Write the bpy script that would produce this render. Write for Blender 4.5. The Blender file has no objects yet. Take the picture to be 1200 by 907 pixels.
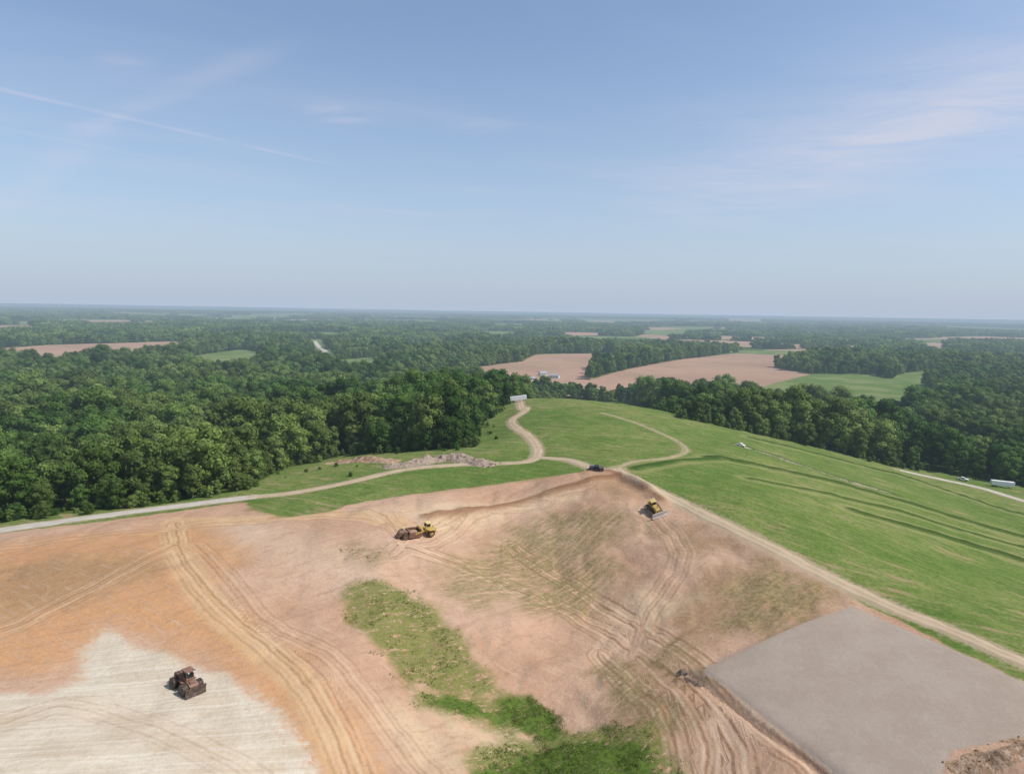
import bpy, bmesh, math, random, time
import numpy as np
from mathutils import Matrix, Vector, Euler
random.seed(7); rng=np.random.default_rng(7)
scene=bpy.context.scene
COL=scene.collection
# ------------------------------------------------------------------ camera
CZ=130.0; F=811.0; W,HH=1200.0,907.0
PITCH=math.atan(90/F); ROLL=math.atan(20/1200)
R=Matrix.Rotation(math.radians(90)-PITCH,3,'X')@Matrix.Rotation(ROLL,3,'Z')
camd=bpy.data.cameras.new("camera"); cam=bpy.data.objects.new("camera",camd); COL.objects.link(cam)
cam.matrix_world=Matrix.Translation((0,0,CZ))@R.to_4x4()
camd.sensor_width=36; camd.lens=F/1200*36; camd.clip_end=90000; camd.clip_start=1
scene.camera=cam
Rn=np.array(R)
def ray(u,v):
    d=Rn@np.array([(u-W/2)/F,-(v-HH/2)/F,-1.0]); return d/np.linalg.norm(d)
def to_px(x,y,z):
    P=np.stack([x,y,z-CZ],-1)@Rn
    return W/2+F*P[...,0]/-P[...,2], HH/2-F*P[...,1]/-P[...,2], -P[...,2]
# ------------------------------------------------------------------ noise
def vnoise(x,y,seed=0):
    xi=np.floor(x).astype(np.int64); yi=np.floor(y).astype(np.int64)
    xf=x-xi; yf=y-yi; xf=xf*xf*(3-2*xf); yf=yf*yf*(3-2*yf)
    def h(a,b):
        n=(a*374761393+b*668265263+seed*974711)&0x7fffffff
        n=((n^(n>>13))*1274126177)&0x7fffffff
        n=(n^(n>>16))&0xffff
        return n/65535.0
    a=h(xi,yi);b=h(xi+1,yi);c=h(xi,yi+1);d=h(xi+1,yi+1)
    return (a*(1-xf)+b*xf)*(1-yf)+(c*(1-xf)+d*xf)*yf
def fbm(x,y,o=4,seed=0):
    s=0;a=.5;t=0
    for i in range(o):
        s=s+a*vnoise(x*2**i+17*i,y*2**i+31*i,seed+i); t+=a; a*=.5
    return s/t-.5
def sstep(a,b,x):
    t=np.clip((x-a)/(b-a),0,1); return t*t*(3-2*t)
# ------------------------------------------------------------------ terrain heights estimated at image pixels and ground points
ctl=[(-100,907,70),(0,800,75),(0,700,73),(0,645,73.5),(220,800,77),(400,900,83),(300,700,74),(480,760,82),(650,870,92),
(560,800,88),(800,900,87),(950,900,82),(822,787,80),(1000,710,75),(1200,803,74),(1105,900,79),(1200,775,72),(1000,690,71),
(860,620,66),(760,568,62.5),(725,548,61),(700,720,84),(600,650,78),(800,680,76),(480,640,71),(500,612,69),(690,565,63),
(650,700,84),(560,720,80.5),(740,780,87),(430,700,75.5),
(300,600,69.5),(150,610,71),(0,620,74),(-100,640,76),(450,560,67),(590,543,64.5),(500,535,67),(350,560,71),(570,505,68),
(625,530,64.5),(605,490,62.5),(610,468,61.5),(700,470,59.5),(640,500,61.5),(760,482,61),(800,520,63.5),(900,540,68.5),
(1000,600,72.5),(1100,650,78),(1200,700,83),(1200,620,94),(1200,580,99),(1050,550,93),(960,520,86),(870,500,79),(800,487,70),
(100,588,77)]
P=[];Z=[]
for u,v,d in ctl:
    r=ray(u,v); t=d/-r[2]; P.append((r[0]*t,r[1]*t)); Z.append(CZ-d)
for x,y,d in [(0,640,92),(100,640,94),(-100,580,90),(-200,450,87),(300,600,100),(-300,300,84),(-350,500,93),(420,300,104),
    (-150,360,84),(0,-300,92),(400,-200,100),(-400,-200,92),(0,0,84),(70,60,82),(-110,40,72),(200,60,88),(-70,430,76)]:
    P.append((x,y));Z.append(CZ-d)
for k in range(14):
    a=k/14*2*math.pi; P.append((1050*math.cos(a),1050*math.sin(a)+200)); Z.append(30)
P=np.array(P)/100; Z=np.array(Z)
def U(r2): return np.where(r2>1e-12,.5*r2*np.log(np.maximum(r2,1e-12)),0)
n=len(P); K=U(((P[:,None]-P[None])**2).sum(-1))+np.eye(n)*0.03
A=np.zeros((n+3,n+3)); A[:n,:n]=K; A[:n,n]=1; A[:n,n+1:]=P; A[n,:n]=1; A[n+1:,:n]=P.T
sol=np.linalg.solve(A,np.concatenate([Z,[0,0,0]]))
def H0(x,y):
    x=np.asarray(x,float);y=np.asarray(y,float)
    r=np.hypot(x,y-200)
    z=sol[n]+sol[n+1]*x/100+sol[n+2]*y/100
    xs=x/100;ys=y/100
    for i in range(n):
        r2=(xs-P[i,0])**2+(ys-P[i,1])**2+1e-9
        z=z+(.5*sol[i])*r2*np.log(r2)
    k=sstep(750,1050,r)
    z=z*(1-k)+30*k
    z=z+fbm(x/700,y/700,3,5)*16*sstep(700,1600,r)+fbm(x/4000,y/4000,2,9)*30*sstep(3000,9000,r)
    return z
TS=np.concatenate([np.linspace(60,700,500),np.geomspace(702,40000,400)])
def unp(u,v,Hf=H0):
    d=ray(u,v)
    if d[2]>-0.002: d[2]=-0.002
    x=d[0]*TS;y=d[1]*TS;z=CZ+d[2]*TS
    b=z<Hf(x,y)
    i=int(np.argmax(b)) if b.any() else len(TS)-1
    i=max(i,1)
    a,c=TS[i-1],TS[i]
    f=np.linspace(a,c,40)
    b=(CZ+d[2]*f)<Hf(d[0]*f,d[1]*f)
    t=f[int(np.argmax(b))] if b.any() else c
    return (d[0]*t,d[1]*t)
def poly(pts): return np.array([unp(*p) for p in pts])
def segd(x,y,pl,closed):
    best=np.full(x.shape,1e9); side=np.zeros(x.shape)
    m=len(pl)
    for i in range(m if closed else m-1):
        a=pl[i];b=pl[(i+1)%m]; ab=b-a; L=ab@ab+1e-9
        t=np.clip(((x-a[0])*ab[0]+(y-a[1])*ab[1])/L,0,1)
        dx=x-a[0]-t*ab[0];dy=y-a[1]-t*ab[1]; d=dx*dx+dy*dy
        k=d<best
        best=np.where(k,d,best)
        if not closed: side=np.where(k,np.sign(ab[0]*dy-ab[1]*dx),side)
    return np.sqrt(best),side
def cull(x,y,pl,m):
    lo=pl.min(0)-m;hi=pl.max(0)+m
    return (x>lo[0])&(x<hi[0])&(y>lo[1])&(y<hi[1])
def ldist(x,y,pl,m=20,signed=False):
    out=np.full(x.shape,60.0); k=cull(x,y,pl,m)
    if k.any():
        d,s=segd(x[k],y[k],pl,False); out[k]=d*(np.where(s==0,1,s) if signed else 1)
    return out
def sdp(x,y,pl,m=1e9):
    out=np.full(x.shape,-min(m,1e6)*1.0); kk=cull(x,y,pl,m)
    if not kk.any(): return out
    X_=x[kk];Y_=y[kk]
    d,_=segd(X_,Y_,pl,True)
    ins=np.zeros(X_.shape,bool); mm=len(pl)
    for i in range(mm):
        a=pl[i];b=pl[(i+1)%mm]
        c=((a[1]>Y_)!=(b[1]>Y_))
        xx=(b[0]-a[0])*(Y_-a[1])/((b[1]-a[1]) or 1e-12)+a[0]
        ins^=(c&(X_<xx))
    out[kk]=np.where(ins,d,-d); return out
def smooth_line(pl,step=2.0):
    pl=np.array(pl); q=[pl[0]]+list(pl)+[pl[-1]]; out=[]
    for i in range(1,len(q)-2):
        p0,p1,p2,p3=q[i-1],q[i],q[i+1],q[i+2]
        k=max(2,int(np.hypot(*(p2-p1))/step))
        for j in range(k):
            t=j/k
            out.append(.5*((2*p1)+(-p0+p2)*t+(2*p0-5*p1+4*p2-p3)*t*t+(-p0+3*p1-3*p2+p3)*t**3))
    out.append(q[-2]); return np.array(out)
# regions
site=np.concatenate([poly([(-60,620),(60,605),(150,596),(240,584),(285,576),(300,564),(345,546),(400,532),(460,531),(520,529),(548,524),(556,508),(575,490),(594,473),
  (660,467),(740,474),(800,491),(870,505),(960,524),(1040,546),(1080,549),(1150,560),(1260,582)]),np.array([(560,200),(520,-150),(-520,-150),(-520,160)])])
dirt=np.concatenate([poly([(-80,629),(0,625),(100,613),(200,600),(280,590),(300,598),(335,606),(380,600),(430,587),(540,571),(640,559),(690,553),(725,552),(750,562),(800,590),(860,620),(930,655),(985,690),(1010,705),(1100,752),(1260,832)]),np.array([(150,60),(150,-60),(-300,-60),(-300,190)])])
pad=poly([(822,787),(1000,711),(1210,806),(1300,848),(1200,866),(1115,881),(1105,907),(1100,950),(1030,945)])
chalk=poly([(125,738),(170,757),(260,790),(322,832),(352,872),(380,907),(392,980),(-90,980),(-90,818),(50,812),(92,792),(100,760)])
chalk2=poly([(250,610),(330,612),(400,640),(460,690),(400,690),(330,660),(270,640)])
greens=[poly([(408,685),(455,684),(505,705),(540,745),(570,785),(582,803),(600,815),(535,815),(480,806),(440,765),(402,728)]),
 poly([(480,808),(560,812),(600,812),(645,830),(660,860),(600,855),(540,842),(490,830)]),
 poly([(548,882),(600,858),(650,852),(700,850),(765,850),(803,885),(790,930),(560,940)]),
 poly([(640,560),(690,553),(640,545),(560,556),(470,572),(360,584),(300,592),(290,598),(330,606),(420,588),(530,570)])]
clumps=[poly([(580,822),(600,810),(635,817),(650,838),(664,858),(636,864),(603,848),(588,836)]),
 poly([(560,905),(600,882),(660,866),(740,868),(772,880),(765,907),(720,930),(640,940),(560,930)]),poly([(495,815),(540,820),(572,830),(595,842),(540,836),(502,828)])]
olives=[poly([(508,684),(540,650),(600,615),(660,600),(715,600),(745,625),(700,650),(640,680),(560,720)]),
 poly([(600,670),(700,645),(735,680),(690,720),(610,715)]),
 poly([(700,790),(740,780),(800,850),(780,870),(710,830)]),
 poly([(400,640),(445,648),(440,662),(405,655)]),poly([(780,745),(800,775),(830,790),(800,800),(770,780)]),poly([(840,690),(910,660),(985,700),(940,728),(860,740)])]
browns=[poly([(820,665),(900,650),(995,700),(960,725),(850,745),(800,770),(780,720)]),
 poly([(690,562),(735,562),(760,580),(730,590),(690,580)]),
 poly([(760,615),(840,615),(870,640),(790,655)]),
 poly([(0,670),(120,650),(220,660),(150,690),(0,740)]),
 poly([(700,780),(760,770),(800,830),(770,860),(720,830)])]
pales=[poly([(705,715),(760,690),(800,700),(820,700),(770,728),(720,738)]),poly([(490,830),(620,850),(650,870),(560,885),(500,850)]),
 poly([(420,600),(500,595),(640,575),(690,585),(600,600),(520,625)]),poly([(470,830),(540,860),(550,907),(500,907),(440,850)])]
oranges=[poly([(-80,640),(120,628),(240,612),(300,640),(260,690),(330,760),(420,830),(470,907),(480,960),(370,940),(340,850),(260,780),(130,730),(60,790),(-80,800)])]
fb=[poly(p) for p in [[(690,446),(740,432),(800,421),(900,410),(1000,408),(948,424),(905,430),(955,440),(985,454),(900,466),(870,472),(790,468),(700,466),(560,456),(535,438),(560,430),(610,424),(630,415),(722,414),(720,424),(690,434)],
 [(-20,410),(60,404),(205,400),(218,404),(204,418),(60,432),(-20,428)],
 [(676,375),(725,374),(735,380),(690,381)],[(850,373),(890,373),(895,378),(855,378)],[(-20,383),(35,380),(44,389),(-20,392)],[(1080,402),(1112,401),(1112,412),(1085,412)]]]
fg=[poly(p) for p in [[(875,462),(905,450),(955,438),(1020,439),(1075,451),(1098,462),(1092,484),(1000,492),(930,490),(880,480)],
 [(222,418),(285,409),(308,413),(298,434),(230,440)],[(330,392),(380,389),(420,391),(380,398)],[(1045,440),(1090,433),(1102,450),(1050,455)],
 [(356,398),(376,398),(400,424),(376,430)],[(740,388),(800,386),(830,389),(780,394)],[(100,380),(180,378),(190,382),(110,384)],[(400,422),(440,418),(446,436),(402,440)],[(470,404),(520,402),(530,412),(475,414)]]]
r5=np.random.default_rng(11)
hand=np.array([p.mean(0) for p in fb+fg])
for k in range(140):
    dd_=r5.uniform(1800,9000); a=math.radians(r5.uniform(-37,37)); c=np.array([dd_*math.sin(a),dd_*math.cos(a)])
    w_=r5.uniform(120,430)*(.6+dd_/7000); h_=r5.uniform(.45,1.0)*w_*(.6+dd_/9000); ph=r5.uniform(-.5,.5); cs,sn=math.cos(ph),math.sin(ph)
    pts=[]
    for j in range(7):
        t=j/7*2*math.pi+r5.uniform(-.3,.3); q=np.array([w_*math.cos(t),h_*math.sin(t)])*r5.uniform(.75,1.15); pts.append(c+np.array([q[0]*cs-q[1]*sn,q[0]*sn+q[1]*cs]))
    isb=r5.uniform()<.3
    if np.min(np.hypot(*(hand-c).T))<700 and dd_<4000: continue
    (fb if isb else fg).append(np.array(pts))
tracks_px=[([(205,612),(212,650),(250,700),(310,750),(370,815),(420,907)],.7),
 ([(-40,648),(120,628),(260,612),(400,604),(480,625)],.5),
 ([(470,640),(560,670),(650,710),(740,760),(800,815),(835,870),(830,940)],1.0),
 ([(690,572),(600,590),(520,614),(460,650)],.6),
 ([(-40,760),(60,715),(150,670),(205,640)],.6),
 ([(-40,860),(70,822),(180,850),(300,907)],.35),
 ([(600,640),(690,700),(790,760),(870,830),(990,920)],1.1),
 ([(760,600),(800,650),(760,720),(740,770)],.6),
 ([(230,640),(300,720),(380,770),(450,850),(500,907)],.5),
 ([(640,590),(560,600),(490,640),(430,600),(300,608)],.5),
 ([(770,780),(825,825),(865,880),(870,930)],1.2),([(705,770),(770,830),(790,880),(800,930)],1.0)]
tracks=[(smooth_line(poly(p),7),s) for p,s in tracks_px]
haul=[smooth_line(poly(p),7) for p in [[(205,610),(208,645),(240,700),(300,755),(360,815),(410,907)],[(205,612),(300,608),(400,602),(470,615)]]]
berms=[(smooth_line(poly(p),7),h,w) for p,h,w in [([(830,536),(1040,584),(1300,655)],1.0,2.0),([(1000,597),(1150,642),(1300,690)],1.0,2.0),
 ([(880,514),(1040,553),(1200,604)],.8,1.8),([(500,609),(600,592),(680,573),(725,563),(757,578)],1.8,2.2),([(745,549),(800,540),(850,538)],.7,1.8),
 ([(880,562),(1040,596),(1250,655)],.5,1.4),([(690,557),(720,558),(752,570),(775,590)],2.0,2.8)]]
ditch=smooth_line(poly([(865,521),(890,528),(940,545),(985,561),(1045,579)]),6)
padedge=smooth_line(poly([(808,786),(840,812),(900,855),(960,897),(1010,935)]),6)
R_all=smooth_line(poly([(-160,645),(0,621),(100,607),(200,594),(290,583),(340,578),(400,567),(470,551),(530,545),(585,543)]),1.5)
ua,_,_=to_px(R_all[:,0],R_all[:,1],H0(R_all[:,0],R_all[:,1])); cut=int(np.argmax(ua>300))
R_grav=R_all[:cut+1]; R_gtan=R_all[cut-2:]
R_cent=smooth_line(poly([(585,543),(610,542),(626,538),(630,526),(620,512),(603,500),(600,492),(612,484),(616,478),(609,470),(605,467)]),1.5)
R_link=smooth_line(poly([(628,536),(665,539),(695,549),(722,553)]),1.5)
R_ridge=smooth_line(poly([(722,549),(738,562),(790,586),(860,620),(930,655),(1000,691),(1100,733),(1200,776),(1330,830)]),1.2)
R_loop=smooth_line(poly([(722,549),(742,541),(780,537),(803,530),(798,520),(775,508),(740,494),(706,484)]),1.5)
R_right=smooth_line(poly([(1055,551),(1100,561),(1150,572),(1210,590),(1300,612)]),2)
R_far=smooth_line(poly([(368,400),(375,408),(392,420)]),4)
roads=[(R_grav[::5],4.0),(R_gtan[::5],2.6),(R_cent[::4],2.4),(R_link[::4],2.3),(R_ridge[::6],2.6),(R_loop[::4],.7),(R_right[::4],3.0)]
def H(x,y):
    x=np.asarray(x,float);y=np.asarray(y,float)
    z=H0(x,y)
    near=(np.abs(x)<420)&(y>60)&(y<620)
    if near.any():
        xs=x[near];ys=y[near]; add=np.zeros(xs.shape)
        for pl,h,w in berms:
            d=ldist(xs,ys,pl,8); add+=h*np.exp(-(d/w)**2)
        d=ldist(xs,ys,ditch,8); add-=.8*np.exp(-(d/2)**2)
        d=ldist(xs,ys,padedge,8); add-=.7*np.exp(-(d/1.3)**2)
        sd=sdp(xs,ys,dirt,30); sp=sdp(xs,ys,pad,30); sc=sdp(xs,ys,chalk,30)
        k=sstep(-1,6,sd)*(1-sstep(-3,0,sp))
        rd=np.full(xs.shape,60.0)
        for pl,w in roads: rd=np.minimum(rd,ldist(xs,ys,pl,14)-w)
        rk=sstep(0,8,rd)
        rg=1-np.abs(fbm(xs/11+fbm(xs/30,ys/30,2,51)*2,ys/16,3,55))*2
        sm=1-.6*np.clip(sstep(-20,10,sc)+sstep(-25,-70,xs)*.8,0,1)
        add+=k*rk*sm*(fbm(xs/36,ys/36,3,21)*6.5+fbm(xs/8,ys/8,3,25)*1.4-.4*sstep(.8,1,rg))
        add+=(1-k)*rk*(fbm(xs/32,ys/32,3,33)*2.2+fbm(xs/5,ys/5,2,35)*.6)*(1-sstep(-2,0,sp))
        add+=.3*sstep(-.8,.4,sp)
        z=z.copy(); z[near]+=add
    return z
def Hs(x,y): return float(H(np.array([x]),np.array([y]))[0])
def place(u,v): 
    x,y=unp(u,v,H); return x,y,Hs(x,y)
# ------------------------------------------------------------------ node helpers
def lin(r,g,b): return tuple(((c/255)/12.92 if c/255<=.04045 else ((c/255+.055)/1.055)**2.4) for c in (r,g,b))+(1,)
class NT:
    def __init__(s,mat):
        mat.use_nodes=True; s.t=mat.node_tree; s.t.nodes.clear(); s.m=mat
    def n(s,typ,**k):
        nd=s.t.nodes.new(typ)
        for a,b in k.items(): setattr(nd,a,b)
        return nd
    def set(s,inp,v):
        if isinstance(v,bpy.types.NodeSocket): s.t.links.new(v,inp)
        elif v is not None: inp.default_value=v
    def m2(s,op,a,b=None,c=None):
        nd=s.n('ShaderNodeMath',operation=op); s.set(nd.inputs[0],a)
        if b is not None: s.set(nd.inputs[1],b)
        if c is not None: s.set(nd.inputs[2],c)
        return nd.outputs[0]
    def mix(s,f,a,b,bt='MIX'):
        nd=s.n('ShaderNodeMix',data_type='RGBA',blend_type=bt); s.set(nd.inputs[0],f); s.set(nd.inputs[6],a); s.set(nd.inputs[7],b); return nd.outputs[2]
    def noise(s,scale,detail=4,rough=.55,vec=None,dist=0):
        nd=s.n('ShaderNodeTexNoise'); nd.inputs['Scale'].default_value=scale; nd.inputs['Detail'].default_value=detail; nd.inputs['Roughness'].default_value=rough; nd.inputs['Distortion'].default_value=dist
        s.set(nd.inputs['Vector'],vec if vec is not None else s.pos()); return nd.outputs[0]
    def pos(s):
        if not hasattr(s,'_p'): s._p=s.n('ShaderNodeNewGeometry').outputs['Position']
        return s._p
    def rotmp(s,ang,sx,sy):
        a=s.n('ShaderNodeMapping'); a.inputs['Rotation'].default_value=(0,0,ang); s.set(a.inputs[0],s.pos())
        b=s.n('ShaderNodeMapping'); b.inputs['Scale'].default_value=(sx,sy,.0); s.set(b.inputs[0],a.outputs[0]); return b.outputs[0]
    def at(s,name): return s.n('ShaderNodeAttribute',attribute_name=name).outputs['Fac']
    def ss(s,x,a,b,lo=0,hi=1):
        nd=s.n('ShaderNodeMapRange',interpolation_type='SMOOTHSTEP'); s.set(nd.inputs[0],x)
        for i,v in enumerate((a,b,lo,hi)): nd.inputs[i+1].default_value=v
        return nd.outputs[0]
    def bsdf(s,col,rough=.9,bump=None,bs=.3,bd=1,spec=.2,metal=0,haze=True,trans=None,diffuse=False):
        if diffuse:
            nd=s.n('ShaderNodeBsdfDiffuse'); s.set(nd.inputs['Color'],col)
        else:
            nd=s.n('ShaderNodeBsdfPrincipled'); s.set(nd.inputs['Base Color'],col); s.set(nd.inputs['Roughness'],rough); nd.inputs['Specular IOR Level'].default_value=spec; nd.inputs['Metallic'].default_value=metal
        if bump is not None:
            b=s.n('ShaderNodeBump'); b.inputs['Strength'].default_value=bs; b.inputs['Distance'].default_value=bd; s.set(b.inputs['Height'],bump); s.set(nd.inputs['Normal'],b.outputs[0])
        sh=nd.outputs[0]
        if trans:
            tr=s.n('ShaderNodeBsdfTranslucent'); s.set(tr.inputs[0],col); mx=s.n('ShaderNodeMixShader'); mx.inputs[0].default_value=trans
            s.t.links.new(sh,mx.inputs[1]); s.t.links.new(tr.outputs[0],mx.inputs[2]); sh=mx.outputs[0]
        if haze:  # aerial haze painted into the surface as emission by distance, no air volume
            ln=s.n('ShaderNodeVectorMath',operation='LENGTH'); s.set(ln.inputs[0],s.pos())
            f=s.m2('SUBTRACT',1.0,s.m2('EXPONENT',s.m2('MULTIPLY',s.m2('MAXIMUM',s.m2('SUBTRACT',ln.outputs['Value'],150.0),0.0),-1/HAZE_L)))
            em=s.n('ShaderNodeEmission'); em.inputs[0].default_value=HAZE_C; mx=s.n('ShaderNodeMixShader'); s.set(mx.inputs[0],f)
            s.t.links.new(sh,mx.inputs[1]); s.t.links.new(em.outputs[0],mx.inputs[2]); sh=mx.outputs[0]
        o=s.n('ShaderNodeOutputMaterial'); s.t.links.new(sh,o.inputs[0]); return s.m
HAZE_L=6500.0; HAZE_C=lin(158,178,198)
def newmat(name): 
    return bpy.data.materials.new(name)
# ------------------------------------------------------------------ terrain mesh
def axis(lo,hi,step,far,g):
    a=list(np.arange(lo,hi,step)); s=step; x=a[-1]
    while x<far: s*=g; x+=s; a.append(x)
    s=step; x=a[0]
    while x>-far*(1 if lo<-50 else .02): s*=g; x-=s; a.insert(0,x)
    return np.array(a)
ax=axis(-180,200,1.0,45000,1.05); ay=axis(98,460,1.0,45000,1.05)
X,Y=np.meshgrid(ax,ay); nx,ny=len(ax),len(ay)
x=X.ravel();y=Y.ravel(); z=H(x,y)
me=bpy.data.meshes.new("ground"); N=len(x)
me.vertices.add(N); me.vertices.foreach_set("co",np.stack([x,y,z],-1).ravel())
i=np.arange((nx-1)*(ny-1)); r_=i//(nx-1); c_=i%(nx-1); a0=r_*nx+c_
q=np.stack([a0,a0+1,a0+nx+1,a0+nx],-1)
me.loops.add(q.size); me.loops.foreach_set("vertex_index",q.ravel().astype(np.int32))
me.polygons.add(len(q)); me.polygons.foreach_set("loop_start",(np.arange(len(q))*4).astype(np.int32))
me.update(calc_edges=True); me.polygons.foreach_set("use_smooth",np.ones(len(q),bool))
def attr(name,val,clip=25):
    a=me.attributes.new(name,'FLOAT','POINT'); a.data.foreach_set("value",np.clip(val,-clip,clip).astype(np.float32))
def psd(polys,m=25):
    v=np.full(N,-1.0*m)
    for p in polys: v=np.maximum(v,sdp(x,y,p,m))
    return v
attr("s_site",psd([site])); attr("s_dirt",psd([dirt])); attr("s_pad",psd([pad])); attr("s_chalk",psd([chalk])); attr("s_chalkb",psd([chalk2]))
attr("s_green",psd(greens)); attr("s_clump",psd(clumps)); attr("s_olive",psd(olives)); attr("s_brown",psd(browns)); attr("s_pale",psd(pales)); attr("s_orange",psd(oranges))
attr("s_fb",psd(fb,300),300); attr("s_fg",psd(fg,300),300)
td=np.full(N,60.0); tst=np.zeros(N)
for t,s in tracks:
    d=ldist(x,y,t,12,True); k=np.abs(d)<np.abs(td); td=np.where(k,d,td); tst=np.where(k,s,tst)
attr("t_d",td,60); attr("t_s",tst)
hd=np.full(N,60.0)
for t in haul: hd=np.minimum(hd,ldist(x,y,t,15))
attr("h_d",hd,60)
bd=np.full(N,60.0)
for pl,h,w in berms[:3]+berms[4:6]: bd=np.minimum(bd,ldist(x,y,pl)+(1.0-h)*1.5)
attr("b_d",bd,60); attr("b_e",np.minimum(ldist(x,y,berms[3][0]),ldist(x,y,berms[6][0])),60); attr("d_d",ldist(x,y,ditch),60); attr("p_d",ldist(x,y,padedge),60)
rd=np.full(N,60.0)
for pl,w in roads: rd=np.minimum(rd,ldist(x,y,pl)-w)
attr("r_d",rd,60)
ground=bpy.data.objects.new("ground",me); COL.objects.link(ground); ground["kind"]="structure"
t=NT(newmat("soil_and_grass"))
nb=t.noise(.02,3,.6); nm=t.noise(.12,4,.62); ns=t.noise(.8,4,.65); nf=t.noise(4,3,.7)
def edge(a,amp=3.0,w=.6,nz=None):
    return t.ss(t.m2('ADD',t.at(a),t.m2('MULTIPLY',t.m2('SUBTRACT',nz if nz is not None else nm,.5),amp*2)),-w,w)
wild=t.mix(t.ss(nm,.35,.65),(.045,.08,.018,1),(.10,.15,.03,1))
# grass
g=t.mix(t.ss(nb,.38,.62),(.11,.18,.036,1),(.19,.23,.065,1))
g=t.mix(t.m2('MULTIPLY',t.ss(nm,.46,.66),.6),g,(.078,.145,.026,1))
gs=t.noise(1,4,.65,t.rotmp(math.radians(32),.06,.35))
g=t.mix(t.m2('MULTIPLY',t.ss(gs,.46,.64),.55),g,(.26,.255,.095,1))
g=t.mix(t.m2('MULTIPLY',t.ss(ns,.4,.66),.6),g,(.06,.11,.022,1))
g=t.mix(t.m2('MULTIPLY',t.ss(nf,.46,.74),.45),g,(.27,.28,.12,1))
bare=t.m2('MULTIPLY',t.ss(gs,.55,.64),t.ss(nb,.46,.56)); g=t.mix(t.m2('MULTIPLY',bare,.8),g,(.33,.24,.14,1))
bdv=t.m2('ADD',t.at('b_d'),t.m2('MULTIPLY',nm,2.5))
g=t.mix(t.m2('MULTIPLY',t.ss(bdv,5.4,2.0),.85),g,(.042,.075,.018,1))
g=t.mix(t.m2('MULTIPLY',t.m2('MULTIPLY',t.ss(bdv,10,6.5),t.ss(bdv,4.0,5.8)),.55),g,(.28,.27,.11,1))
ddv=t.m2('ADD',t.at('d_d'),t.m2('MULTIPLY',nm,2.5))
g=t.mix(t.m2('MULTIPLY',t.ss(ddv,7.0,4.2),.7),g,(.07,.09,.03,1)); g=t.mix(t.m2('MULTIPLY',t.m2('MULTIPLY',t.ss(ddv,4.2,2.2),t.ss(ns,.38,.5)),.9),g,(.44,.37,.29,1))
# dirt
st1=t.noise(1,5,.7,t.rotmp(math.radians(28),.10,.8)); st2=t.noise(1,4,.68,t.rotmp(math.radians(-38),.09,.6)); 
d=t.mix(t.ss(nm,.30,.70),(.50,.31,.20,1),(.42,.25,.155,1))
d=t.mix(t.m2('MULTIPLY',t.ss(nb,.4,.6),.6),d,(.53,.36,.25,1))
oc=t.mix(t.ss(st1,.32,.68),(.56,.295,.125,1),(.45,.24,.115,1))
d=t.mix(t.m2('MULTIPLY',edge('s_orange',10,6),.82),d,oc)
d=t.mix(t.m2('MULTIPLY',edge('s_brown',11,6),.72),d,t.mix(t.ss(ns,.4,.6),(.27,.165,.08,1),(.34,.22,.11,1)))
d=t.mix(t.m2('MULTIPLY',edge('s_pale',9,5),.65),d,(.60,.46,.29,1))
d=t.mix(t.m2('MULTIPLY',edge('s_chalkb',9,7),.45),d,(.60,.46,.33,1))
d=t.mix(t.m2('MULTIPLY',t.ss(st1,.5,.70),.38),d,(.61,.46,.33,1))
d=t.mix(t.m2('MULTIPLY',t.ss(st2,.5,.68),.32),d,(.29,.17,.10,1))
d=t.mix(t.m2('MULTIPLY',t.ss(ns,.50,.72),.36),d,(.30,.18,.11,1))
d=t.mix(t.m2('MULTIPLY',t.ss(nf,.5,.76),.42),d,(.64,.51,.39,1))
cs_=t.noise(1,4,.65,t.rotmp(math.radians(-24),.02,1.0))
ch=t.mix(t.ss(nm,.35,.65),(.60,.53,.41,1),(.52,.445,.33,1)); ch=t.mix(t.m2('MULTIPLY',t.ss(cs_,.48,.64),.5),ch,(.70,.65,.55,1)); ch=t.mix(t.m2('MULTIPLY',t.ss(cs_,.48,.34),.35),ch,(.44,.35,.25,1)); ch=t.mix(t.m2('MULTIPLY',t.ss(ns,.47,.7),.35),ch,(.44,.35,.24,1))
d=t.mix(t.m2('MULTIPLY',t.ss(t.m2('ADD',t.at('s_chalk'),t.m2('MULTIPLY',t.m2('SUBTRACT',t.m2('ADD',t.m2('MULTIPLY',nm,.55),t.m2('MULTIPLY',ns,.45)),.5),16)),-1.8,1.8),.92),d,ch)
hm=t.ss(t.m2('ADD',t.at('h_d'),t.m2('MULTIPLY',t.m2('SUBTRACT',ns,.5),3)),5.0,2.6)
d=t.mix(t.m2('MULTIPLY',hm,.65),d,t.mix(t.ss(nm,.4,.6),(.60,.41,.22,1),(.54,.35,.18,1)))
# tracks : wheel ruts
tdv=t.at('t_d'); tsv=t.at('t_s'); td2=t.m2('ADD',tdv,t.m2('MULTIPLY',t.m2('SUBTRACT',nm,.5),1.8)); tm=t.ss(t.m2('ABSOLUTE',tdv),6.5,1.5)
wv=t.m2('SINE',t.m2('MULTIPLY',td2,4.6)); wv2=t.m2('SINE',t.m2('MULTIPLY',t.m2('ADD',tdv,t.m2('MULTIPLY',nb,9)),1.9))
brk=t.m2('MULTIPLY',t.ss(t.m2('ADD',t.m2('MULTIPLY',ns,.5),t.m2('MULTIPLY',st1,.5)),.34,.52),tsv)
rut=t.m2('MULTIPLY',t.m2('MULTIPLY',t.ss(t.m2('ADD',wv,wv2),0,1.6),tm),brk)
hil=t.m2('MULTIPLY',t.m2('MULTIPLY',t.ss(t.m2('ADD',wv,wv2),-.2,-1.6),tm),brk)
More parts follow.
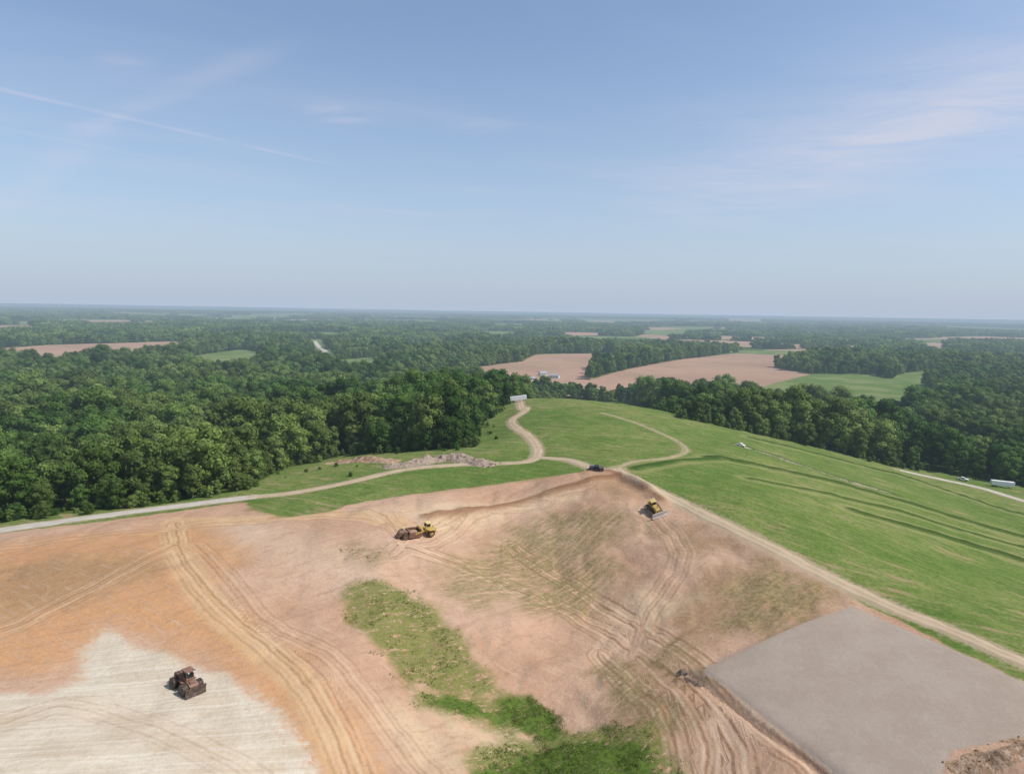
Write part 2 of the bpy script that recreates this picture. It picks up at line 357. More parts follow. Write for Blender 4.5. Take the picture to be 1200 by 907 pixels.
d=t.mix(t.m2('MULTIPLY',t.m2('MULTIPLY',tm,tsv),.35),d,t.mix(t.ss(nb,.4,.6),(.51,.31,.17,1),(.54,.37,.24,1)))
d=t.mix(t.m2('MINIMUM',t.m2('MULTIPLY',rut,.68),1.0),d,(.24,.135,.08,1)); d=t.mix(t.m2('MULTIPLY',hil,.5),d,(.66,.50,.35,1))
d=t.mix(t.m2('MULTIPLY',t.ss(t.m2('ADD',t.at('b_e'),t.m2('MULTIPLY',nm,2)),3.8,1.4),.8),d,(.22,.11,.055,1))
# vegetation on soil
ol=t.noise(1,5,.72,t.rotmp(math.radians(-35),.16,.8))
om=t.m2('MULTIPLY',edge('s_olive',10,6),t.ss(ol,.34,.56))
d=t.mix(t.m2('MULTIPLY',om,.8),d,t.mix(t.ss(ns,.4,.6),(.18,.155,.06,1),(.29,.23,.11,1)))
mixn=t.m2('ADD',t.m2('MULTIPLY',ns,.40),t.m2('ADD',t.m2('MULTIPLY',ol,.40),t.m2('MULTIPLY',nf,.2)))
gm=t.m2('MULTIPLY',edge('s_green',5,2.5),t.ss(mixn,.395,.505))
d=t.mix(t.m2('MULTIPLY',gm,.9),d,t.mix(t.ss(ns,.4,.62),(.115,.145,.03,1),(.20,.21,.065,1)))
gm2=t.m2('MULTIPLY',edge('s_clump',5,1.6),t.ss(mixn,.36,.46)); d=t.mix(t.m2('MULTIPLY',gm2,.93),d,t.mix(t.ss(ns,.42,.58),(.058,.10,.02,1),(.105,.16,.03,1)))
d=t.mix(t.m2('MULTIPLY',t.ss(t.m2('ADD',t.at('p_d'),t.m2('MULTIPLY',ns,1.4)),2.2,1.0),.75),d,(.17,.12,.09,1))
# pad
pc=t.mix(t.ss(nm,.35,.65),(.37,.295,.23,1),(.405,.33,.26,1)); pc=t.mix(t.m2('MULTIPLY',t.ss(nf,.4,.75),.45),pc,(.27,.21,.165,1)); pc=t.mix(t.m2('MULTIPLY',t.ss(ns,.48,.75),.3),pc,(.46,.375,.30,1))
d=t.mix(t.ss(t.m2('ADD',t.at('s_pad'),t.m2('MULTIPLY',t.m2('SUBTRACT',ns,.5),1.8)),-.3,.3),d,pc)
full=t.mix(edge('s_site',4,1),wild,g)
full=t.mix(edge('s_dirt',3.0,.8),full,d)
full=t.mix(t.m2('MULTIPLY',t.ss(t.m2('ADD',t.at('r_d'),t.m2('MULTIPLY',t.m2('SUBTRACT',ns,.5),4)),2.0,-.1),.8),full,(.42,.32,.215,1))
fbs=t.noise(.004,3,.6); fc=t.mix(t.ss(fbs,.35,.65),(.44,.28,.195,1),(.35,.23,.155,1)); fc=t.mix(t.m2('MULTIPLY',t.ss(nb,.5,.7),.4),fc,(.30,.22,.13,1))
full=t.mix(t.ss(t.at('s_fb'),-6,4),full,fc)
full=t.mix(t.ss(t.at('s_fg'),-6,4),full,t.mix(t.ss(nb,.4,.6),(.12,.18,.05,1),(.20,.23,.085,1)))
bh=t.m2('MULTIPLY',t.m2('ADD',t.m2('MULTIPLY',ns,.6),t.m2('MULTIPLY',nf,.2)),t.ss(t.at('s_pad'),.5,-.5,.3,1))
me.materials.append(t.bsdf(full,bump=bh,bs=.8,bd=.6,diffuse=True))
# ------------------------------------------------------------------ roads
def road(name,pl,w,mat,lift=.15,seed=1):
    nsx=9; m=len(pl); T=np.gradient(pl,axis=0); T/=np.linalg.norm(T,axis=1)[:,None]+1e-9; Nn=np.stack([-T[:,1],T[:,0]],-1)
    s=np.arange(m)*1.0
    wl=w*(1+.8*fbm(s/4,s*0+seed,4,3)); wr=w*(1+.8*fbm(s/4,s*0+seed+9,4,4))
    V=[]
    for i in range(nsx):
        k=i/(nsx-1)*2-1; off=np.where(k<0,k*wl,k*wr); V.append(pl+Nn*off[:,None])
    V=np.stack(V,1).reshape(-1,2); zz=H(V[:,0],V[:,1])
    zz=zz.reshape(m,nsx)+lift; zz[:,0]-=.24; zz[:,-1]-=.24
    vs=np.column_stack([V,zz.ravel()]).tolist()
    fs=[(i*nsx+j,(i+1)*nsx+j,(i+1)*nsx+j+1,i*nsx+j+1) for i in range(m-1) for j in range(nsx-1)]
    mm=bpy.data.meshes.new(name); mm.from_pydata(vs,[],fs); a=mm.attributes.new("cross",'FLOAT','POINT'); a.data.foreach_set("value",np.tile(np.linspace(-1,1,nsx),m).astype(np.float32))
    for p in mm.polygons: p.use_smooth=True
    mm.materials.append(mat); o=bpy.data.objects.new(name,mm); COL.objects.link(o); o["kind"]="structure"; return o
def roadmat(name,c1,c2,c3):
    t=NT(newmat(name)); a=t.noise(.25,4); b=t.noise(3,4,.7); cr=t.at('cross')
    c=t.mix(t.ss(a,.35,.65),c1,c2)
    wave=t.m2('ABSOLUTE',t.m2('SUBTRACT',t.m2('ABSOLUTE',t.m2('ADD',cr,t.m2('MULTIPLY',t.m2('SUBTRACT',a,.5),.5))),.45))
    c=t.mix(t.m2('MULTIPLY',t.ss(wave,.25,.05),.5),c,c3); c=t.mix(t.m2('MULTIPLY',t.ss(b,.5,.8),.45),c,tuple(v*.55 for v in c1[:3])+(1,))
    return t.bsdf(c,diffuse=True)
m_grav=roadmat("gravel_surface",(.44,.40,.33,1),(.52,.47,.39,1),(.60,.55,.47,1)); m_dr=roadmat("dirt_road_surface",(.42,.32,.205,1),(.49,.375,.25,1),(.56,.45,.32,1))
m_path=roadmat("worn_path_surface",(.29,.26,.13,1),(.38,.31,.18,1),(.44,.36,.23,1))
road("gravel_road",R_grav,3.6,m_grav,seed=1); road("dirt_road",R_gtan,2.3,m_dr,lift=.17,seed=11); road("dirt_road",R_cent,2.4,m_dr,seed=2); road("dirt_road",R_link,2.0,m_dr,seed=3)
road("dirt_road",R_ridge,2.5,m_dr,seed=4); road("dirt_path",R_loop,.8,m_path,seed=5); road("gravel_road",R_right,2.8,m_grav,seed=6); road("gravel_road",R_far,6,m_grav,lift=1.0,seed=7)
# ------------------------------------------------------------------ trees
def leafmat(name,c1,c2,c3):
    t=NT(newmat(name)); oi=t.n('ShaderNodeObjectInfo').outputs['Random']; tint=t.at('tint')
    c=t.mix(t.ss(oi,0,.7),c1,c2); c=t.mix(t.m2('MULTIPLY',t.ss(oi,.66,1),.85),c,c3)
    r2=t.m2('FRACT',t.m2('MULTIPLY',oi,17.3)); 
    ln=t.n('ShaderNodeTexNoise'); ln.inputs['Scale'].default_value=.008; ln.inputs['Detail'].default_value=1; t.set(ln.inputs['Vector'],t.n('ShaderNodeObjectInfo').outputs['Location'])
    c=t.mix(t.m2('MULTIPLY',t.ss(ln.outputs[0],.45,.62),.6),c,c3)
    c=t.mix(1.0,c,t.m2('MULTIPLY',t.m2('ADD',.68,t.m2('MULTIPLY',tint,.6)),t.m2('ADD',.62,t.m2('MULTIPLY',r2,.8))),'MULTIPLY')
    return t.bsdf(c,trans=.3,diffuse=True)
m_leaf=leafmat("tree_leaves",(.062,.122,.028,1),(.10,.172,.038,1),(.20,.26,.07,1))
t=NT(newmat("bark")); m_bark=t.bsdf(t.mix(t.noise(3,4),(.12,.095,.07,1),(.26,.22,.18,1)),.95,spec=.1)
ico=bmesh.new(); bmesh.ops.create_icosphere(ico,subdivisions=1,radius=1); ico_v=np.array([v.co[:] for v in ico.verts]); ico_f=np.array([[v.index for v in f.verts] for f in ico.faces]); ico.free()
def crown_mesh(name,lobes,nl,size,seed):
    r=np.random.default_rng(seed); V=[];Fq=[];Ft=[];Ti=[];nv=0
    for (cx,cy,cz,rx,rz) in lobes:
        iv=ico_v*(1+.12*r.normal(size=(len(ico_v),1)))*np.array([rx,rx,rz])*.8+np.array([cx,cy,cz]); V.append(iv); Ft.append(ico_f+nv); nv+=len(iv); Ti.append(np.full(len(iv),.2))
        m=nl; d=r.normal(size=(m,3)); d[:,2]+=.3; d/=np.linalg.norm(d,axis=1)[:,None]
        rad=r.uniform(.8,1.07,(m,1)); c=np.array([cx,cy,cz])+d*rad*np.array([rx,rx,rz])
        nn=d+r.normal(size=(m,3))*.3+np.array([0,0,.2]); nn/=np.linalg.norm(nn,axis=1)[:,None]
        a=np.cross(nn,r.normal(size=(m,3))); a/=np.linalg.norm(a,axis=1)[:,None]+1e-9; b=np.cross(nn,a)
        s=size*r.uniform(.6,1.4,(m,1)); s2=size*r.uniform(.4,1.0,(m,1))
        qd=np.stack([c-a*s,c-b*s2*.8+a*s*.1,c+a*s,c+b*s2],1).reshape(-1,3); V.append(qd)
        Fq.append(np.arange(m*4).reshape(-1,4)+nv); nv+=m*4; Ti.append(np.repeat(r.uniform(0,1,m),4))
    V=np.concatenate(V); Ft=np.concatenate(Ft); Fq=np.concatenate(Fq)
    mm=bpy.data.meshes.new(name); mm.vertices.add(len(V)); mm.vertices.foreach_set("co",V.ravel())
    li=np.concatenate([Ft.ravel(),Fq.ravel()]).astype(np.int32); mm.loops.add(len(li)); mm.loops.foreach_set("vertex_index",li)
    ls=np.concatenate([np.arange(len(Ft))*3,len(Ft)*3+np.arange(len(Fq))*4]).astype(np.int32); mm.polygons.add(len(ls)); mm.polygons.foreach_set("loop_start",ls); mm.update(calc_edges=True)
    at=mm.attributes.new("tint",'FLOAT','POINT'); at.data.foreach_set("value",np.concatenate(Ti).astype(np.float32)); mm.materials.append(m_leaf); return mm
def tree_lobes(h,rad,seed,nl=15,low=.22):
    r=np.random.default_rng(seed); L=[]
    for k in range(nl):
        f=(k+.5)/nl; zz=h*(low+(.90-low)*f); prof=math.sin(math.pi*(.20+.66*f))**.7
        a=k*2.4+r.uniform(-.5,.5); rr=rad*prof*r.uniform(.4,.8)
        lr=rad*r.uniform(.34,.56)*(1 if f<.8 else .9); L.append((rr*math.cos(a),rr*math.sin(a),min(zz,h-lr*.7),lr,lr*r.uniform(.65,.9)))
    L.append((0,0,h*.62,rad*.62,h*.28)); return L
specs=[(18,5.8,.2),(19,5.6,.25),(16,6.6,.18),(18,4.4,.2),(13,5.2,.12),(21,7.6,.25)]
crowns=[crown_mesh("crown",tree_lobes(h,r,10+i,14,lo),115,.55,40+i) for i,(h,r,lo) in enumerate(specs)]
def trunk_mesh(h,seed):
    bm=bmesh.new(); r=random.Random(seed)
    def seg(a,b,r1,r2,s=7):
        a=Vector(a);b=Vector(b); d=(b-a); q=d.to_track_quat('Z','Y').to_matrix().to_4x4()
        bmesh.ops.create_cone(bm,segments=s,radius1=r1,radius2=r2,depth=d.length,cap_ends=False,matrix=Matrix.Translation((a+b)/2)@q)
    p=(0,0,-.6); rr=.32
    for k in range(4):
        qn=(p[0]+r.uniform(-.25,.25),p[1]+r.uniform(-.25,.25),h*.2*(k+1)); seg(p,qn,rr,rr*.78); 
        if k>0:
            for j in range(3):
                a=r.uniform(0,6.28); L=h*.18; seg(qn,(qn[0]+L*math.cos(a),qn[1]+L*math.sin(a),qn[2]+L*.7),rr*.4,rr*.12,5)
        p=qn; rr*=.78
    mm=bpy.data.meshes.new("trunk"); bm.to_mesh(mm); bm.free(); mm.materials.append(m_bark); return mm
trunks=[trunk_mesh(s[0],i) for i,s in enumerate(specs)]
def thicket(seed):
    r=np.random.default_rng(seed); L=[]
    for k in range(20):
        a=r.uniform(0,6.28); rr=24*math.sqrt(r.uniform(0,1)); s=r.uniform(4,8); L.append((rr*math.cos(a),rr*math.sin(a),r.uniform(8,17),s,s*.95))
    for k in range(8):
        a=r.uniform(0,6.28); rr=22*math.sqrt(r.uniform(0,1)); L.append((rr*math.cos(a),rr*math.sin(a),5,7,6))
    return crown_mesh("thicket",L,26,2.2,seed)
thm=[thicket(90+k) for k in range(3)]
# candidate positions
fields_all=fb+fg
def keep(px_,py_,m=0):
    s=sdp(px_,py_,site)
    s=s+ (vnoise(px_/9,py_/9,3)-.5)*8
    ok=s<-1.5
    for p in fields_all: ok&=sdp(px_,py_,p,60)<m
    ok&=~((ldist(px_,py_,R_far[::2],12))<9)
    return ok
def gridpts(sp,r0,r1,seed,jit=.5,amax=42):
    r=np.random.default_rng(seed); g=np.arange(-r1*.72,r1*.72,sp)
    gy=np.arange(60,r1,sp); gx,gy=np.meshgrid(g,gy); gx=gx.ravel();gy=gy.ravel()
    gx=gx+r.uniform(-jit,jit,gx.shape)*sp; gy=gy+r.uniform(-jit,jit,gy.shape)*sp
    rr=np.hypot(gx,gy); k=(rr>=r0)&(rr<r1)&(np.abs(np.degrees(np.arctan2(gx,gy)))<amax); return gx[k],gy[k]
fx,fy=gridpts(8.3,150,1000,1); k=keep(fx,fy,0); k&=~((vnoise(fx/38,fy/38,41)<.17)&(sdp(fx,fy,site)<-25)); fx,fy=fx[k],fy[k]
fs=rng.uniform(.55,1.4,len(fx))*(.68+.75*vnoise(fx/45,fy/45,8))
fvn=rng.integers(0,6,len(fx))
fz=H(fx,fy)
es=-sdp(fx,fy,site); fs*=np.where(es<10,.75,1)
# trees just behind the crest of the hill, scaled down to show the field
shrunk=(fx>12)&(fx<130)&(fy>440)&(fy<1000); fs*=np.where(shrunk,.68,1)
dist=np.hypot(fx,fy)
pu,pv,pd=to_px(fx,fy,fz+12)
vis=(pu>0)&(pu<1200)&(pv<900)
order=np.argsort(np.where(vis,dist,1e9))[:290]
sel=np.zeros(len(fx),bool); sel[order]=True
fr=rng.uniform(0,6.28,len(fx))
first={}
for i in order:
    v=int(fvn[i]); s=float(fs[i])
    e=bpy.data.objects.new("tree",None); e.empty_display_size=1; COL.objects.link(e)
    e.location=(fx[i],fy[i],fz[i]-.1); e.rotation_euler=(0,0,fr[i]); e.scale=(s,s,s*random.uniform(.92,1.1))
    e["label"]=["full green broadleaf tree in the woodland edge","tall dense green deciduous tree in the wood","broad round-crowned green tree among others","narrow upright green tree in the woodland","small bushy green tree at the wood","large wide-crowned green tree in the woodland"][v]
    e["category"]="tree"; e["group"]="trees of the woodland around the cleared hill"
    tk=bpy.data.objects.new("trunk",trunks[v]); tk.parent=e; COL.objects.link(tk)
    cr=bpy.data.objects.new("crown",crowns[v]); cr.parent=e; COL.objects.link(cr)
    first.setdefault(v,cr)
thobj=[]
for k,(u,v) in enumerate([(330,402),(500,395),(1120,425)]):
    xx,yy=unp(u,v); o=bpy.data.objects.new("distant_thicket",thm[k]); o.location=(xx,yy,float(H0(np.array([xx]),np.array([yy]))[0])-1); COL.objects.link(o); o["kind"]="stuff"; o["label"]="distant patch of dense green woodland"; o["category"]="woodland"; thobj.append(o)
PX=[fx[~sel]];PY=[fy[~sel]];PZ=[fz[~sel]-.2];S=[fs[~sel]];V=[fvn[~sel]]
def addp(a,b,z_,s_,v_): PX.append(a);PY.append(b);PZ.append(z_);S.append(s_);V.append(v_)
ux,uy=gridpts(3.2,150,620,5); s_=sdp(ux,uy,site)+(vnoise(ux/6,uy/6,13)-.5)*9; k=(s_>-7)&(s_<2)&(rng.uniform(size=len(ux))<.65)
for pl,w in roads: k&=ldist(ux,uy,pl,12)>w+2.5
ux,uy=ux[k],uy[k]; addp(ux,uy,H(ux,uy)-.8,rng.uniform(.1,.36,len(ux)),rng.integers(0,6,len(ux)))
bx=[];by=[]
for (u0,v0,u1,v1,m) in [(305,545,440,560,14),(550,500,590,515,8)]:
    for _ in range(m): 
        q=unp(random.uniform(u0,u1),random.uniform(v0,v1)); bx.append(q[0]);by.append(q[1])
bx=np.array(bx);by=np.array(by); k=np.ones(len(bx),bool)
for pl,w in roads: k&=ldist(bx,by,pl,12)>w+2.5
bx,by=bx[k],by[k]; addp(bx,by,H(bx,by)-.8,rng.uniform(.1,.2,len(bx)),np.full(len(bx),4))
a_,b_=gridpts(11,1000,2100,2); k=keep(a_,b_);k&=vnoise(a_/60,b_/60,43)>.14; a_,b_=a_[k],b_[k]; addp(a_,b_,H0(a_,b_)-.5,rng.uniform(.7,1.35,len(a_))*(.75+.6*vnoise(a_/90,b_/90,8)),rng.integers(0,6,len(a_)))
a_,b_=gridpts(37,2060,6500,3); k=keep(a_,b_,-8); k&=vnoise(a_/330,b_/330,77)>.2; a_,b_=a_[k],b_[k]; addp(a_,b_,H0(a_,b_)-2,rng.uniform(.7,1.25,len(a_)),rng.integers(6,9,len(a_)))
a_,b_=gridpts(66,6500,13000,4); k=keep(a_,b_,-12);k&=vnoise(a_/600,b_/600,78)>.22; a_,b_=a_[k],b_[k]; addp(a_,b_,H0(a_,b_)-4,rng.uniform(1.0,1.6,len(a_)),rng.integers(6,9,len(a_)))
PX=np.concatenate(PX);PY=np.concatenate(PY);PZ=np.concatenate(PZ);S=np.concatenate(S);V=np.concatenate(V)
pm=bpy.data.meshes.new("woodland"); pm.vertices.add(len(PX)); pm.vertices.foreach_set("co",np.stack([PX,PY,PZ],-1).ravel())
a=pm.attributes.new("sc",'FLOAT','POINT'); a.data.foreach_set("value",S.astype(np.float32))
a=pm.attributes.new("vi",'INT','POINT'); a.data.foreach_set("value",V.astype(np.int32))
a=pm.attributes.new("ro",'FLOAT','POINT'); a.data.foreach_set("value",rng.uniform(0,6.28,len(PX)).astype(np.float32))
wood=bpy.data.objects.new("woodland",pm); COL.objects.link(wood); wood["kind"]="stuff"; wood["label"]="dense green broadleaf woodland spreading to the horizon"; wood["category"]="woodland"
pm.materials.append(m_leaf)
ng=bpy.data.node_groups.new("woodland_scatter",'GeometryNodeTree'); ng.interface.new_socket("Geometry",in_out='INPUT',socket_type='NodeSocketGeometry'); ng.interface.new_socket("Geometry",in_out='OUTPUT',socket_type='NodeSocketGeometry')
gi=ng.nodes.new('NodeGroupInput'); go=ng.nodes.new('NodeGroupOutput'); jg=ng.nodes.new('GeometryNodeJoinGeometry')
srcs=[first[v] if v in first else first[0] for v in range(6)]+thobj
for k,o in enumerate(srcs):
    oi=ng.nodes.new('GeometryNodeObjectInfo'); oi.inputs['Object'].default_value=o; oi.inputs['As Instance'].default_value=True; oi.transform_space='ORIGINAL'
    ip=ng.nodes.new('GeometryNodeInstanceOnPoints'); na=ng.nodes.new('GeometryNodeInputNamedAttribute'); na.data_type='INT'; na.inputs['Name'].default_value="vi"
    cp=ng.nodes.new('FunctionNodeCompare'); cp.data_type='INT'; cp.operation='EQUAL'; cp.inputs[3].default_value=k; ng.links.new(na.outputs['Attribute'],cp.inputs[2])
    ng.links.new(gi.outputs[0],ip.inputs['Points']); ng.links.new(cp.outputs[0],ip.inputs['Selection']); ng.links.new(oi.outputs['Geometry'],ip.inputs['Instance'])
    sc=ng.nodes.new('GeometryNodeInputNamedAttribute'); sc.data_type='FLOAT'; sc.inputs['Name'].default_value="sc"; ng.links.new(sc.outputs['Attribute'],ip.inputs['Scale'])
    ro=ng.nodes.new('GeometryNodeInputNamedAttribute'); ro.data_type='FLOAT'; ro.inputs['Name'].default_value="ro"; cx=ng.nodes.new('ShaderNodeCombineXYZ'); ng.links.new(ro.outputs['Attribute'],cx.inputs[2])
    ng.links.new(cx.outputs[0],ip.inputs['Rotation']); ng.links.new(ip.outputs[0],jg.inputs[0])
ng.links.new(jg.outputs[0],go.inputs[0])
md=wood.modifiers.new("scatter",'NODES'); md.node_group=ng
# ------------------------------------------------------------------ weeds on wet soil
def weeds():
    pts=[]
    for p,dens,th in [(greens[0],1.8,.55),(clumps[0],5,.38),(clumps[1],3,.46),(clumps[2],3,.45),(greens[2],1.8,.55),(greens[1],1.8,.54),(olives[3],.9,.5)]:
        lo=p.min(0);hi=p.max(0); m=int((hi-lo).prod()*dens); q=rng.uniform(lo,hi,(m,2)); s=sdp(q[:,0],q[:,1],p)+(vnoise(q[:,0]/3,q[:,1]/3,5)-.5)*9
        k=(s>0)&(vnoise(q[:,0]/2.6,q[:,1]/2.6,15)*.6+vnoise(q[:,0]/7,q[:,1]/7,16)*.4>th*.9); pts.append(q[k])
    q=np.concatenate(pts); zz=H(q[:,0],q[:,1]); m=len(q); V=[];Fc=[];T=[]
    for b in range(7):
        a=rng.uniform(0,6.28,m); L=rng.uniform(.12,.4,m); o=rng.normal(size=(m,2))*.3; h=rng.uniform(.06,.3,m)
        base=np.stack([q[:,0]+o[:,0],q[:,1]+o[:,1],zz-.05],-1); dx=np.stack([np.cos(a)*.1,np.sin(a)*.1,0*a],-1); tip=base+np.stack([-np.sin(a)*L*.6,np.cos(a)*L*.6,h],-1)
        V.append(np.stack([base-dx,base+dx,tip],1).reshape(-1,3)); T.append(np.repeat(rng.uniform(0,1,m),3))
    V=np.concatenate(V); Fc=np.arange(len(V)).reshape(-1,3); mm=bpy.data.meshes.new("weeds"); mm.from_pydata(V.tolist(),[],Fc.tolist()); a=mm.attributes.new("tint",'FLOAT','POINT'); a.data.foreach_set("value",np.concatenate(T).astype(np.float32))
    t=NT(newmat("weed_leaves")); c=t.mix(t.ss(t.noise(.15,3),.35,.65),(.085,.135,.03,1),(.17,.21,.06,1)); c=t.mix(1.0,c,t.m2('ADD',.65,t.m2('MULTIPLY',t.at('tint'),.7)),'MULTIPLY'); mm.materials.append(t.bsdf(c,trans=.25,haze=False,diffuse=True))
    o=bpy.data.objects.new("weeds",mm); COL.objects.link(o); o["kind"]="stuff"; o["label"]="low green weeds growing on damp bare soil"; o["category"]="weeds"
weeds()
# ------------------------------------------------------------------ rubble
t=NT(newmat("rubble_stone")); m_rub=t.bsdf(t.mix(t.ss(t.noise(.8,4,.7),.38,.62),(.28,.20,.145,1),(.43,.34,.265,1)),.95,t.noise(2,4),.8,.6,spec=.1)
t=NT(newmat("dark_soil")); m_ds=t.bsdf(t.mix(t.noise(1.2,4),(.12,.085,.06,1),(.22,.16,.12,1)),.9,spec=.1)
def rubble(name,pl,w,h,nr,rs,seed,mat):
    r=np.random.default_rng(seed); V=[];Fc=[];nv=0; m=len(pl); T=np.gradient(pl,axis=0); T/=np.linalg.norm(T,axis=1)[:,None]; Nn=np.stack([-T[:,1],T[:,0]],-1); ns_=21
    if h>0:
        g=[]
        for j in range(ns_):
            k=j/(ns_-1)*2-1; q=pl+Nn*(k*w); s=np.linspace(0,1,m); pr=(1-abs(k))**.8*np.sin(np.pi*np.clip(s,0,1))**.5
            zz=H(q[:,0],q[:,1])+h*pr*(.75+fbm(q[:,0]/3,q[:,1]/3,4,seed)*2.0)-.15; g.append(np.column_stack([q,zz]))
        V=np.stack(g,1).reshape(-1,3).tolist(); Fc=[(i*ns_+j,(i+1)*ns_+j,(i+1)*ns_+j+1,i*ns_+j+1) for i in range(m-1) for j in range(ns_-1)]; nv=len(V)
    cube=np.array([(a,b,c) for a in(-1,1) for b in(-1,1) for c in(-1,1)],float); cf=[(0,1,3,2),(4,6,7,5),(0,4,5,1),(2,3,7,6),(0,2,6,4),(1,5,7,3)]
    for k in range(nr):
        i=r.integers(1,m-1); kk=r.uniform(-.95,.95); p=pl[i]+Nn[i]*kk*w; s=rs*r.uniform(.4,1.3); pr=(1-abs(kk))**.8*math.sin(math.pi*i/(m-1))**.5
        zz=Hs(p[0],p[1])+h*pr*.7+s*.1; rot=np.array(Euler(r.uniform(0,6,3)).to_matrix()); c=(cube*(1+.25*r.normal(size=cube.shape))*s*np.array([1,.8,.6]))@rot+np.array([p[0],p[1],zz])
        V+=c.tolist(); Fc+=[tuple(a+nv for a in f) for f in cf]; nv+=8
    mm=bpy.data.meshes.new(name); mm.from_pydata(V,[],Fc); mm.materials.append(mat); o=bpy.data.objects.new(name,mm); COL.objects.link(o); return o
o=rubble("rubble_pile",smooth_line(poly([(448,548),(490,543),(530,538),(580,546)]),1.0),6,2.8,80,.28,3,m_rub); o["label"]="long pile of pinkish tan rubble beside the dirt road"; o["category"]="rubble pile"
t=NT(newmat("red_spoil")); m_sp=t.bsdf(t.mix(t.ss(t.noise(.5,4),.4,.6),(.34,.20,.12,1),(.46,.32,.22,1)),.95,t.noise(2,4),.6,.4,spec=.1)
o=rubble("soil_mound",smooth_line(poly([(385,543),(420,541),(465,542)]),1.0),5,2.2,10,.3,5,m_sp); o["label"]="low reddish soil mound on rough grass"; o["category"]="soil mound"
o=rubble("soil_pile",smooth_line(poly([(796,786),(808,794),(826,804)]),.5),1.8,.7,22,.16,8,m_ds); o["label"]="low dark soil debris at the gravel pad corner"; o["category"]="soil pile"
t=NT(newmat("brown_spoil")); m_bs=t.bsdf(t.mix(t.ss(t.noise(.7,4,.7),.4,.6),(.27,.17,.10,1),(.44,.31,.21,1)),.95,t.noise(2,4),.8,.5,spec=.1)
o=rubble("soil_mound",smooth_line(poly([(1112,905),(1150,897),(1200,884),(1260,872)]),.7),4.0,.7,30,.14,9,m_bs); o["label"]="rough brown soil mound along the gravel pad"; o["category"]="soil mound"
# ------------------------------------------------------------------ machines
def paint(name,c,dirt=(.30,.19,.12,1),amt=.5,rough=.6,metal=0):
    t=NT(newmat(name)); nz=t.noise(1.7,5,.65); return t.bsdf(t.mix(t.m2('MULTIPLY',t.ss(nz,.4,.65),amt),c,dirt),rough,spec=.3,metal=metal,haze=False)
m_yel=paint("dusty_yellow_paint",(.55,.38,.09,1)); m_yel2=paint("pale_yellow_paint",(.66,.52,.20,1)); m_rust=paint("rusty_brown_paint",(.21,.115,.078,1),(.33,.22,.16,1)); m_drust=paint("dark_rusty_paint",(.14,.075,.055,1),(.27,.18,.13,1)); m_dark=paint("dark_steel",(.07,.055,.048,1),(.22,.15,.105,1),amt=.55); m_steel=paint("worn_steel",(.45,.42,.39,1),amt=.35); m_pale=paint("pale_worn_blade",(.70,.67,.61,1),amt=.25)
m_rub2=paint("tyre_rubber",(.035,.033,.03,1),amt=.45,rough=.9); m_glass=paint("cab_glass",(.02,.03,.035,1),amt=.1,rough=.1); m_white=paint("white_paint",(.80,.80,.78,1),amt=.08); m_navy=paint("dark_blue_paint",(.03,.04,.07,1),amt=.2,rough=.3); m_lamp=paint("lamp_lens",(.7,.68,.6,1),amt=.1,rough=.2)
class B:
    def __init__(s): s.bm=bmesh.new()
    def box(s,c,d,rot=(0,0,0),bev=.05,top=(1,1)):
        g=bmesh.ops.create_cube(s.bm,size=1)['verts']
        for v in g:
            if v.co.z>0: v.co.x*=top[0]; v.co.y*=top[1]
        M=Matrix.Translation(c)@Euler(rot).to_matrix().to_4x4()@Matrix.Diagonal((*d,1)); bmesh.ops.transform(s.bm,matrix=M,verts=g)
        if bev: 
            es=list({e for v in g for e in v.link_edges}); bmesh.ops.bevel(s.bm,geom=es,offset=min(bev,min(d)*.3),segments=1,affect='EDGES')
        return s
    def cyl(s,c,r,dp,ax='Y',seg=24,r2=None,bev=0):
        rot={'Y':Matrix.Rotation(math.pi/2,4,'X'),'Z':Matrix.Identity(4),'X':Matrix.Rotation(math.pi/2,4,'Y')}[ax]
        bmesh.ops.create_cone(s.bm,segments=seg,radius1=r,radius2=r if r2 is None else r2,depth=dp,cap_ends=True,matrix=Matrix.Translation(c)@rot); return s
    def rod(s,a,b,r,seg=10):
        a=Vector(a);b=Vector(b);d=b-a; bmesh.ops.create_cone(s.bm,segments=seg,radius1=r,radius2=r,depth=d.length,cap_ends=True,matrix=Matrix.Translation((a+b)/2)@d.to_track_quat('Z','Y').to_matrix().to_4x4()); return s
    def prism(s,pr,y0,y1):
        a=[s.bm.verts.new((x,y0,z)) for x,z in pr]; b=[s.bm.verts.new((x,y1,z)) for x,z in pr]; n=len(pr)
        s.bm.faces.new(a[::-1]); s.bm.faces.new(b)
        for i in range(n): s.bm.faces.new((a[i],a[(i+1)%n],b[(i+1)%n],b[i]))
        return s
    def out(s,name,mat,par,loc=(0,0,0),rot=(0,0,0),label=None):
        bmesh.ops.recalc_face_normals(s.bm,faces=s.bm.faces); mm=bpy.data.meshes.new(name); s.bm.to_mesh(mm); s.bm.free(); mm.materials.append(mat)
        o=bpy.data.objects.new(name,mm); COL.objects.link(o); o.parent=par; o.location=loc; o.rotation_euler=rot
        if label: o["label"]=label
        return o
